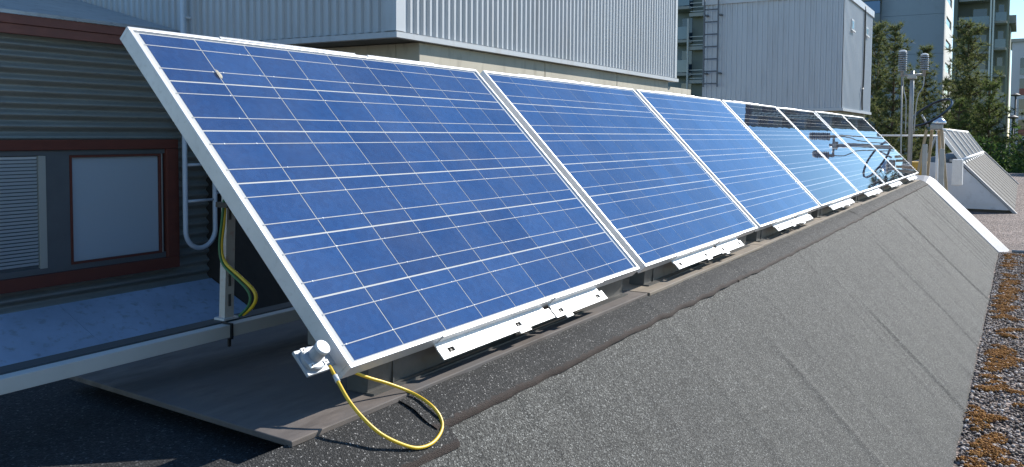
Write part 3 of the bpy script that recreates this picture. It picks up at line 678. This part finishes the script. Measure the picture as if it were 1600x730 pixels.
tc = thing('tube_collector', 'tilted glass tube solar collector with white bars on the farther ridge', 'solar collector', (A + 1.5, .1, -.03))
tl = R(54)
def tcp(u, x, h=0.0): return (x, -.10 + u * math.cos(tl) - h * math.sin(tl), .0 + u * math.sin(tl) + h * math.cos(tl))
TX0, TX1, TU = A + .02, ony(1535, 241, -.12)[0], .72
for k in range(7):
    x = TX0 + (TX1 - TX0) * k / 6; MB().add([tcp(0, x), tcp(0, x + .09), tcp(TU, x + .09), tcp(TU, x), tcp(0, x, .06), tcp(0, x + .09, .06), tcp(TU, x + .09, .06), tcp(TU, x, .06)], [(3, 2, 1, 0), (4, 5, 6, 7), (0, 1, 5, 4), (1, 2, 6, 5), (2, 3, 7, 6), (3, 0, 4, 7)]).build('bar', M_plate, tc)
    if k < 6:
        x2 = TX0 + (TX1 - TX0) * (k + 1) / 6
        MB().quad(tcp(.01, x + .10, .03), tcp(.01, x2 - .01, .03), tcp(TU - .01, x2 - .01, .03), tcp(TU - .01, x + .10, .03)).build('pane', mat('collector_glass', (.03, .032, .035), .35, 0, .3) if k == 0 else bpy.data.materials['collector_glass'], tc)
for u in (-.01, TU): MB().tube([tcp(u, TX0 - .05, .03), tcp(u, TX1 + .14, .03)], .035, 10).build('header_pipe', M_plate, tc, smooth=True)
for k in range(12):
    x = TX0 + (TX1 - TX0) * (k + .5) / 12; MB().add([tcp(-.09, x), tcp(-.09, x + .3), tcp(-.02, x + .3), tcp(-.02, x), tcp(-.09, x, .03), tcp(-.09, x + .3, .03), tcp(-.02, x + .3, .03), tcp(-.02, x, .03)], [(3, 2, 1, 0), (4, 5, 6, 7), (0, 1, 5, 4), (1, 2, 6, 5), (2, 3, 7, 6), (3, 0, 4, 7)]).build('clamp', M_plate, tc)
for x in (TX0 + .2, TX1 - .3): MB().tube([(x, .5, -.035), tcp(TU - .05, x, -.01)], .025, 8).build('strut', M_aludull, tc)

# ------------------------------------------------------------------ instruments between the two ridges
MX, MY = 12.5, .285
ms = thing('weather_mast', 'slim grey weather mast with two ribbed white radiation shields', 'mast', (MX, MY, ROOF))
M_gal = worn('galvanised_tube', (.36, .365, .36), .45, .5, .12, 5)
MB().tube([(MX, MY, ROOF), (MX, MY, .9), (MX, MY, 1.42)], [.034, .030, .028], 14).build('pole', M_gal, ms, smooth=True)
MB().box(MX - .05, MX + .05, MY - .06, MY + .06, 1.30, 1.37).build('clamp', M_gal, ms, bevel=.01)
MB().tube([(MX, MY + .16, 1.36), (MX, MY - .16, 1.36)], .018, 8).build('cross_arm', M_gal, ms, smooth=True)
for y, z, n_ in ((MY + .135, 1.42, 9), (MY - .155, 1.42, 7)):
    MB().tube([(MX, y, 1.34), (MX, y, z + .033 * n_)], .022, 8).build('sensor_stem', M_gal, ms, smooth=True)
    for k in range(n_): MB().lathe([(.046, 0), (.062, .003), (.058, .016), (.042, .024)], (MX, y, z + k * .031), n=18).build('shield_plate', M_gal, ms)
    MB().lathe([(.056, 0), (.046, .02), (.02, .03)], (MX, y, z + n_ * .031), n=18).build('shield_cap', M_plate, ms)
MB().tube(spline([(MX, MY + .135, 1.4), (MX, MY + .11, 1.15), (MX - .06, MY + .065, .95), (MX - .06, MY + .06, .5)], 6), .008, 6).build('sensor_wire', M_gal, ms, smooth=True)
MB().tube(spline([(MX, MY - .155, 1.4), (MX, MY - .15, 1.2), (MX - .06, MY - .08, 1.0), (MX - .06, MY - .05, .5)], 6), .008, 6).build('sensor_wire', M_gal, ms, smooth=True)
MB().tube([(MX, MY + .14, 1.38), (MX, MY + .10, ROOF)], .010, 6).build('guy_wire', M_gal, ms, smooth=True)

RX = 13.2
rc = onx(1455, 176, RX)
rs = thing('shadow_ring_stand', 'dark tilted shadow ring instrument on a stand with wooden legs', 'instrument', (RX, rc[1], ROOF))
vd = rc - CAM; dist = np.linalg.norm(vd); vd /= dist
e1 = ray(1485, 158) - ray(1425, 193); e1 -= vd * (e1 @ vd); e1 /= np.linalg.norm(e1)
pp = np.cross(vd, e1); pp = pp if pp[2] > 0 else -pp
RR = 34.5 / FPX * (M[:, 2] @ (rc - CAM)); e2 = (.94 * vd + .34 * pp) * RR; e1 = e1 * RR
nn = np.cross(e1, e2); nn /= np.linalg.norm(nn)
mb = MB(); N = 64
for k in range(N):
    q = 2 * math.pi * k / N; c_ = e1 * math.cos(q) + e2 * math.sin(q)
    for d, hh in ((1.0, .013), (1.0, -.013), (.93, -.013), (.93, .013)): mb.v.append(tuple(rc + c_ * d + nn * hh))
for k in range(N):
    for j in range(4): mb.f.append((k * 4 + j, k * 4 + (j + 1) % 4, ((k + 1) % N) * 4 + (j + 1) % 4, ((k + 1) % N) * 4 + j))
mb.build('ring', worn('black_anodised', (.02, .022, .03), .28, .3, .1), rs, smooth=False)
hb = onx(1462, 196, RX)
MB().box(hb[0] - .08, hb[0] + .08, hb[1] - .10, hb[1] + .07, hb[2] - .07, hb[2] + .02).build('housing', M_gal, rs, bevel=.02)
MB().lathe([(.09, 0), (.10, .02), (.085, .05), (.04, .085), (.01, .095)], (hb[0], hb[1] - .05, hb[2] + .021), n=20).build('dome', mat('bright_dome', (.75, .78, .82), .15, .6), rs, smooth=True)
for s in (-1, 1): MB().tube([(hb[0], hb[1] + .1 * s, hb[2] - .02), tuple(rc + e2 * .9 * 0 + np.array([0, .13 * s, -.03]))], .014, 8).build('ring_arm', M_bright, rs, smooth=True)
M_pale = wood_mat('pale_wood', (.34, .26, .16), (.50, .40, .26), (.4, .32, .22))
lg0 = np.array([hb[0], hb[1], hb[2] - .07])
for dx, dy in ((-.15, .34), (.25, .16), (-.05, -.24), (.5, -.10)):
    MB().tube([tuple(lg0 + np.array([dx * .3, dy * .35, .0])), (hb[0] + dx, hb[1] + dy, ROOF)], .028, 4).build('wooden_leg', M_pale, rs)
for px_, y_ in (((1445, 236), 0), ((1472, 238), 1)):
    t_ = onx(px_[0], px_[1], RX - .5 - .3 * y_)
    tag(MB().box(t_[0] - .03, t_[0] + .03, t_[1] - .032, t_[1] + .032, ROOF, t_[2] + (.05 if y_ else .1)).build('steel_post', M_gal, bevel=.008), ['thick grey steel post left of the instrument stand', 'thinner grey steel post right of the instrument stand'][y_], 'post')
wb = onx(1475, 222, RX + .6)
tag(MB().box(wb[0] - .06, wb[0] + .06, wb[1] - .01, wb[1] + .07, wb[2] - .2, wb[2] + .15).build('junction_cabinet', M_plate, bevel=.012), 'slim white cabinet hanging between the wooden legs of the instrument stand', 'cabinet')
wb = onx(1496, 268, 16.2)
tag(MB().box(wb[0] - .1, wb[0] + .1, wb[1] - .085, wb[1] + .085, wb[2] - .25, wb[2] + .22).build('junction_cabinet', M_plate, bevel=.012), 'white cabinet in front of the pale side of the farther ridge', 'cabinet')
yb = onx(1437, 264, 14.5)
tag(MB().box(yb[0] - .2, yb[0] + .2, yb[1] - .12, yb[1] + .16, ROOF, yb[2] + .12).build('storage_crate', worn('yellow_crate', (.55, .33, .05), .5), bevel=.02), 'yellow crate standing behind the end of the panel row', 'crate')
g0 = onx(1380, 212, 15.5); g1 = onx(1470, 212.5, 15.5)
gr = thing('guard_rail', 'thin pale horizontal guard rail behind the weather mast', 'guard rail', (15.5, .9, ROOF))
MB().tube([(15.5, g0[1] + 1.5, g0[2]), tuple(g1)], .016, 8).build('top_rail', M_plate, gr, smooth=True)
for y in (g0[1] + 1.0, g1[1] + .05): MB().tube([(15.5, y, ROOF), (15.5, y, g0[2])], .024, 8).build('post', M_plate, gr, smooth=True)

# ------------------------------------------------------------------ apartment blocks beyond the roof
M_awall = worn('blue_grey_render', (.40, .45, .52), .8, 0, .05, .12, (.36, .40, .46))
M_awhite = worn('white_render', (.72, .71, .67), .8, 0, .05, .2)
M_agreen = worn('grey_green_panel', (.15, .17, .15), .7, 0, .1, .2)
M_agreen2 = worn('olive_panel', (.22, .23, .17), .7, 0, .1, .2)
M_slab = worn('balcony_concrete', (.33, .33, .31), .8, 0, .1, .4)
M_bglass = mat('balcony_glass', (.10, .15, .18), .08, 0, .8)
M_redpan = mat('brick_red_panel', (.26, .10, .08), .7); M_pale2 = worn('pale_block_wall', (.47, .5, .55), .8, 0, .05, .2)
# A: plain shaded gable
aY0 = onx(1475, 60, 120)[1]; aY1 = onx(1352, 60, 120)[1]; aX1 = ony(1488, 60, aY0)[0]
ab = thing('apartment_block', 'tall apartment block with a plain blue grey gable behind the pines', 'building', (128, (aY0 + aY1) / 2, GROUND))
for k in range(9):
    z0 = GROUND + k * 5.0; MB().box(120, 121, aY0 + .01, aY1 - 1.9, z0, z0 + 4.97).build('wall_panel', M_awall, ab)
MB().box(121.01, aX1, aY0 + .3, aY1, GROUND, 36).build('wall_core', M_awall, ab)
for k in range(12):
    z0 = GROUND + k * 3.0; MB().box(121.0, aX1, aY0, aY0 + .29, z0 + 1.1, z0 + 2.97).build('wall_panel', M_awhite, ab)
    wn = MB().box(123.0, aX1 - 2.5, aY0 + .12, aY0 + .29, z0 + .02, z0 + 1.09).build('window', M_flatglass, ab)
    MB().box(121.0, 122.98, aY0, aY0 + .29, z0 + .01, z0 + 1.09).build('wall_pier', M_awhite, ab)
    MB().box(aX1 - 2.48, aX1, aY0, aY0 + .29, z0 + .01, z0 + 1.09).build('wall_pier', M_awhite, ab)
    bal = MB().box(118.6, 121, aY1 - 1.88, aY1 + 2, z0 + .0, z0 + .2).build('balcony', M_slab, ab)
    MB().box(118.6, 118.66, aY1 - 1.88, aY1 + 2, z0 + .21, z0 + 1.25).build('balustrade', M_bglass, bal)
    MB().box(118.6, 118.66, aY1 - 1.88, aY1 + 2, z0 + 1.32, z0 + 2.9).build('balcony_glazing', mat('deep_blue_glazing', (.04, .14, .32), .08, 0, .8) if k == 0 else bpy.data.materials['deep_blue_glazing'], bal)
# B: balcony front
bX = 110; Yp = lambda px_, X=bX: onx(px_, 100, X)[1]
bb = thing('apartment_block', 'tall dark green grey apartment block with stacked balconies on the right', 'building', (115, 3, GROUND))
MB().box(bX + 2.2, bX + 12, Yp(1572) , Yp(1487), GROUND, 30).build('wall', M_agreen, bb)
MB().box(bX + 2.0, bX + 13, Yp(1573), Yp(1486), 30.01, 30.6).build('roof', M_dark, bb)
MB().box(bX - .5, bX + 2.19, Yp(1494), Yp(1488), GROUND, 30).build('side_wall', M_agreen, bb)
for a, b in ((1544.5, 1547), (1549, 1551.5), (1571.5, 1574.5)): MB().box(bX - .6, bX - .3, Yp(b), Yp(a), GROUND, 29).build('column', M_awhite if b < 1560 else M_agreen2, bb)
for k in range(13):
    z0 = GROUND + .9 + k * 3.0
    for a, b, sh in ((1495, 1544, 0), (1552, 1571, .35)):
        bal = MB().box(bX, bX + 2.19, Yp(b), Yp(a), z0 + sh, z0 + sh + .22).build('balcony', M_slab, bb)
        MB().box(bX, bX + .05, Yp(b) + .05, Yp(a) - .05, z0 + sh + .23, z0 + sh + 1.2).build('balustrade', M_bglass if (k + (sh > 0)) % 3 else M_agreen2, bal)
        wn = MB().box(bX + 2.1, bX + 2.19, Yp(b) + .25, Yp(a) - (1.3 if not sh else .2), z0 + sh + .3, z0 + sh + 2.4).build('window', M_agreen2, bb)
        MB().box(bX + 2.05, bX + 2.095, Yp(b) + .35, Yp(a) - (1.4 if not sh else .3), z0 + sh + .4, z0 + sh + 2.3).build('pane', M_flatglass, wn)
# lower wing with flat cap
cX = 116
wg_ = thing('apartment_block', 'narrow lower stair wing with a flat overhanging cap beside the balconies', 'building', (120, .8, GROUND))
zt = onx(1580, 38, cX)[2]
MB().box(cX, cX + 8, onx(1577, 100, cX)[1], onx(1571, 100, cX)[1], GROUND, zt).build('wall', M_agreen2, wg_)
MB().box(cX - 1, cX + 9, onx(1587, 60, cX)[1], onx(1569, 60, cX)[1], zt + .01, zt + .95).build('roof_cap', M_slab, wg_)
for k in range(8): wn = MB().box(cX - .06, cX - .001, onx(1576, 100, cX)[1], onx(1573, 100, cX)[1], GROUND + 1 + k * 3, GROUND + 2.8 + k * 3).build('window', M_flatglass, wg_)
# C: farther pale block
dX = 150; zt = onx(1590, 66, dX)[2]; y1 = onx(1580.5, 100, dX)[1]
cb = thing('apartment_block', 'pale blue grey apartment block with coloured window bands at the right edge', 'building', (156, -10, GROUND))
MB().box(dX, dX + 14, -32, y1, GROUND, zt).build('wall', M_pale2, cb)
MB().box(dX - .4, dX + 14.4, -32.4, y1 + .3, zt + .01, zt + .5).build('roof', M_slab, cb)
for k in range(7):
    z0 = zt - 3.9 - k * 3.1
    for j in range(7):
        ya = y1 - 1.15 - j * 4.4
        wn = MB().box(dX - .05, dX - .001, ya - 2.2, ya, z0, z0 + 1.5).build('window', M_flatglass, cb); MB().box(dX - .08, dX - .051, ya - 2.2, ya, z0 - 1.0, z0 - .02).build('spandrel', M_redpan if (k + j) % 2 else M_bglass, cb)
# D: shaded block seen in the gap left of the plant room
eX = 60; Yd = lambda px_: onx(px_, 60, eX)[1]
db = thing('apartment_block', 'shaded apartment block with railed balconies in the gap between plant buildings', 'building', (66, 20, GROUND))
MB().box(eX + 2, eX + 14, Yd(1140), Yd(1000), GROUND, 22).build('wall', worn('shaded_teal_wall', (.20, .25, .27), .8, 0, .06, .3), db)
MB().box(eX + .6, eX + 1.99, Yd(1097), Yd(1078), GROUND, 22).build('stair_tower', M_agreen, db)
for k in range(11):
    z0 = GROUND + 1.6 + k * 2.45
    bal = MB().box(eX, eX + 1.99, Yd(1076), Yd(1040), z0, z0 + .2).build('balcony', M_slab, db); MB().box(eX, eX + .05, Yd(1076), Yd(1040), z0 + .25, z0 + 1.15).build('balustrade', M_bglass, bal)
    for h in (.55, .85, 1.15): MB().box(eX + .0, eX + .04, Yd(1098), Yd(1077.5), z0 - .8 + h, z0 - .74 + h).build('handrail', M_gal, bal)
    b3 = MB().box(eX - .1, eX + .59, Yd(1098), Yd(1077), z0 - .6, z0 - .35).build('balcony', M_slab, db)
    wn = MB().box(eX + 1.92, eX + 1.995, Yd(1068), Yd(1052), z0 + .4, z0 + 2.0).build('window', M_flatglass, db)
MB().box(eX - .25, eX - .12, Yd(1077.5), Yd(1075), GROUND, 9).build('downpipe', M_gal, db)
# street lamp far right
for x_, y_, X_, lab in ((1587, 150, 70, 'dark street lamp at the right edge, upper lamp head against the pale block'), (1583, 185, 62, 'dark street lamp at the right edge, lower lamp head above the shrubs')):
    p_ = onx(x_, y_, X_); sl_ = thing('street_lamp', lab, 'street lamp', (p_[0], p_[1], GROUND), group='street lamps at the right edge')
    MB().tube([(p_[0], p_[1], GROUND), (p_[0], p_[1], p_[2])], [.09, .06], 8).build('pole', M_dark, sl_, smooth=True)
    MB().lathe([(.05, 0), (.32, -.12), (.30, -.2), (.1, -.24)], (p_[0], p_[1], p_[2] + .2), n=14).build('lamp_head', M_dark, sl_)

# ------------------------------------------------------------------ pines and shrubs
def leaf_mat(name, stops):
    m = mat(name, (.05, .08, .03), .7, 0, .3); t = NT(m); g = t.n('ShaderNodeNewGeometry')
    c = t.ramp(g.outputs['Random Per Island'], stops); t.color(c)
    tl_ = t.n('ShaderNodeBsdfTranslucent'); t.l(c, tl_.inputs[0]); mx = t.n('ShaderNodeMixShader'); mx.inputs[0].default_value = .45
    t.l(t.b.outputs[0], mx.inputs[1]); t.l(tl_.outputs[0], mx.inputs[2]); t.l(mx.outputs[0], t.t.nodes['Material Output'].inputs[0]); return m
M_pine = leaf_mat('pine_needles', [(0, (.075, .095, .035)), (.6, (.14, .16, .058)), (1, (.22, .225, .085))])
M_pine2 = leaf_mat('pine_needles_light', [(0, (.07, .10, .03)), (.6, (.12, .155, .045)), (1, (.18, .21, .065))])
M_leaf = leaf_mat('shrub_leaves', [(0, (.04, .075, .02)), (.6, (.075, .13, .03)), (1, (.13, .19, .05))])
M_bark = worn('pine_bark', (.14, .085, .055), .9, 0, .3, 3)
def pine_mesh(H, Rm, seed, nt_=22, bare=.12):
    r = np.random.default_rng(seed); cl = []; limbs = MB()
    limbs.tube([(0, 0, 0), (r.normal(0, .06), r.normal(0, .06), H * .5), (0, 0, H * .97)], [.17 * H / 15, .11 * H / 15, .02], 8)
    z = H * bare
    while z < H * .985:
        k = (z / H - bare) / (1 - bare); L = Rm * (1 - k) ** .75 * (.55 + .45 * min(1, (k + .05) * 4)) * r.uniform(.75, 1.15) + .15
        nb = int(r.integers(4, 8)); a0 = r.uniform(0, 6.28)
        for b in range(nb):
            a = a0 + b * 6.283 / nb + r.normal(0, .25); Lb = L * r.uniform(.6, 1.15); rise = .15 + .55 * k + r.normal(0, .08)
            d = np.array([math.cos(a), math.sin(a), rise]); base = np.array([0, 0, z])
            limbs.tube([tuple(base), tuple(base + d * Lb * .6), tuple(base + d * Lb + np.array([0, 0, .12 * Lb]))], [.035, .02, .006], 4, False)
            ncl = max(3, int(Lb / .16))
            for q in range(ncl):
                s = (q + 1) / ncl
                if (s < .25 and r.random() < .6) or r.random() < .12: continue
                c = base + d * Lb * s + np.array([0, 0, .12 * Lb * s * s]) + r.normal(0, .07, 3) * (1 + Lb * .4)
                cl.append((*c, .22 + .2 * r.random()))
        z += r.uniform(.36, .62) * H / 15
    cl = np.array(cl); n = len(cl)
    D = r.normal(size=(n, nt_, 3)); D[..., 2] = D[..., 2] * .8 + .35; D /= np.linalg.norm(D, axis=2)[..., None]
    Pn = np.cross(D, r.normal(size=(n, nt_, 3))); Pn /= np.linalg.norm(Pn, axis=2)[..., None] + 1e-9
    c0 = cl[:, None, :3]; ln = cl[:, None, 3:4] * r.uniform(.7, 1.4, (n, nt_, 1)); wd = .024
    V = np.stack([c0 + Pn * wd, c0 - Pn * wd, c0 + D * ln], 2).reshape(-1, 3); F = np.arange(len(V)).reshape(-1, 3)
    return limbs, V, F
variants = []
for sd, H, Rm, mm in ((1, 17.0, 2.9, M_pine), (2, 17.5, 3.4, M_pine), (3, 15.0, 3.2, M_pine2), (4, 17.0, 2.1, M_pine)):
    lb_, V, F = pine_mesh(H, Rm, sd); variants.append((H, lb_.mesh('trunk', M_bark, smooth=True), np_mesh('crown', V, F, mm)))
def pine(P, H, var, label, rot, group='pines beyond the roof edge'):
    H0, tm, cm = variants[var]; t = thing('pine_tree', label, 'tree', P, (0, 0, rot), group); s = H / H0; t.scale = (s * 1.0, s * 1.0, s)
    for nm, me in (('trunk', tm), ('crown', cm)):
        ob = bpy.data.objects.new(nm, me); col.objects.link(ob); ob.parent = t
def pine_px(px_, ytop, X, var, label, rot): 
    p_ = onx(px_, ytop, X); pine((X, p_[1], GROUND), p_[2] - GROUND, var, label, rot)
pine_px(1400, 32, 58, 0, 'tall pine with pointed top just right of the box shaped plant room', .4)
pine_px(1374, 30, 66, 1, 'pine half hidden behind the right edge of the plant room', 1.2)
pine_px(1447, 66, 62, 3, 'slender pine behind the weather mast shields', 2.2)
pine_px(1515, 26, 56, 1, 'broadest tall pine in front of the balcony block', 3.0)
pine_px(1548, 120, 50, 2, 'shorter sunlit yellow green pine right of the broadest pine', .9)
pine_px(1482, 120, 64, 3, 'short dark pine between the slender pine and the broadest pine', 5.1)
pine_px(1425, 105, 54, 0, 'short dark pine low behind the mast pole', 4.0)
pine_px(1500, 150, 48, 2, 'low light green pine below the broadest pine', 1.9)
for k, (az, el, X) in enumerate(((-1.6, 7.3, 60), (-2.4, 7.0, 58), (-3.2, 8.0, 55), (-4.1, 8.6, 52), (-5.0, 10.0, 50), (-5.9, 11.2, 47), (-7.0, 9.0, 50), (-8.2, 11.0, 48), (-9.6, 9.5, 50))):
    P_ = (X, -1.1 + X * math.tan(R(az)), GROUND); pine(P_, X * math.tan(R(el)) - GROUND, k % 4, 'dark pine mirrored low in the far solar panels, %s of that row' % (ordn + ['eighth', 'ninth'])[k], k * 1.3, 'pines mirrored in the panels')
def shrub(P, rx, rz, n, seed, label):
    r = np.random.default_rng(seed); d = r.normal(size=(n, 3)); d /= np.linalg.norm(d, axis=1)[:, None]
    lump = 1 + .25 * np.sin(d[:, 0] * 7 + seed) * np.cos(d[:, 1] * 6 + d[:, 2] * 5); c = d * (r.uniform(.45, 1, (n, 1)) ** .5) * lump[:, None] * np.array([rx, rx, rz]) + np.array([0, 0, rz])
    D = r.normal(size=(n, 3)); D /= np.linalg.norm(D, axis=1)[:, None]; E_ = np.cross(D, r.normal(size=(n, 3))); E_ /= np.linalg.norm(E_, axis=1)[:, None]; s = .10
    V = np.stack([c + D * s, c + E_ * s * .5, c - D * s, c - E_ * s * .5], 1).reshape(-1, 3); F = np.arange(len(V)).reshape(-1, 4)
    t = thing('shrub', label, 'shrub', P, group='shrubs beyond the roof edge'); ob = bpy.data.objects.new('crown', np_mesh('crown', V, F, M_leaf)); col.objects.link(ob); ob.parent = t
    ob = MB().tube([(0, 0, 0), (.1, 0, rz)], [.12, .05], 6).build('trunk', M_bark, t, local=True)
for k, (px_, yt, X, rx, lab) in enumerate(((1560, 205, 46, 2.2, 'round leafy shrub low right below the short sunlit pine'), (1590, 212, 54, 2.6, 'leafy shrub at the right edge of the picture under the street lamps'), (1530, 218, 45, 2.0, 'dark leafy shrub behind the tube collector'), (1600, 235, 44, 1.6, 'low bright green shrub just beyond the roof edge at far right'))):
    p_ = onx(px_, yt, X); shrub((X, p_[1], GROUND), rx, (p_[2] - GROUND) / 2.1, 9000, k + 11, lab)
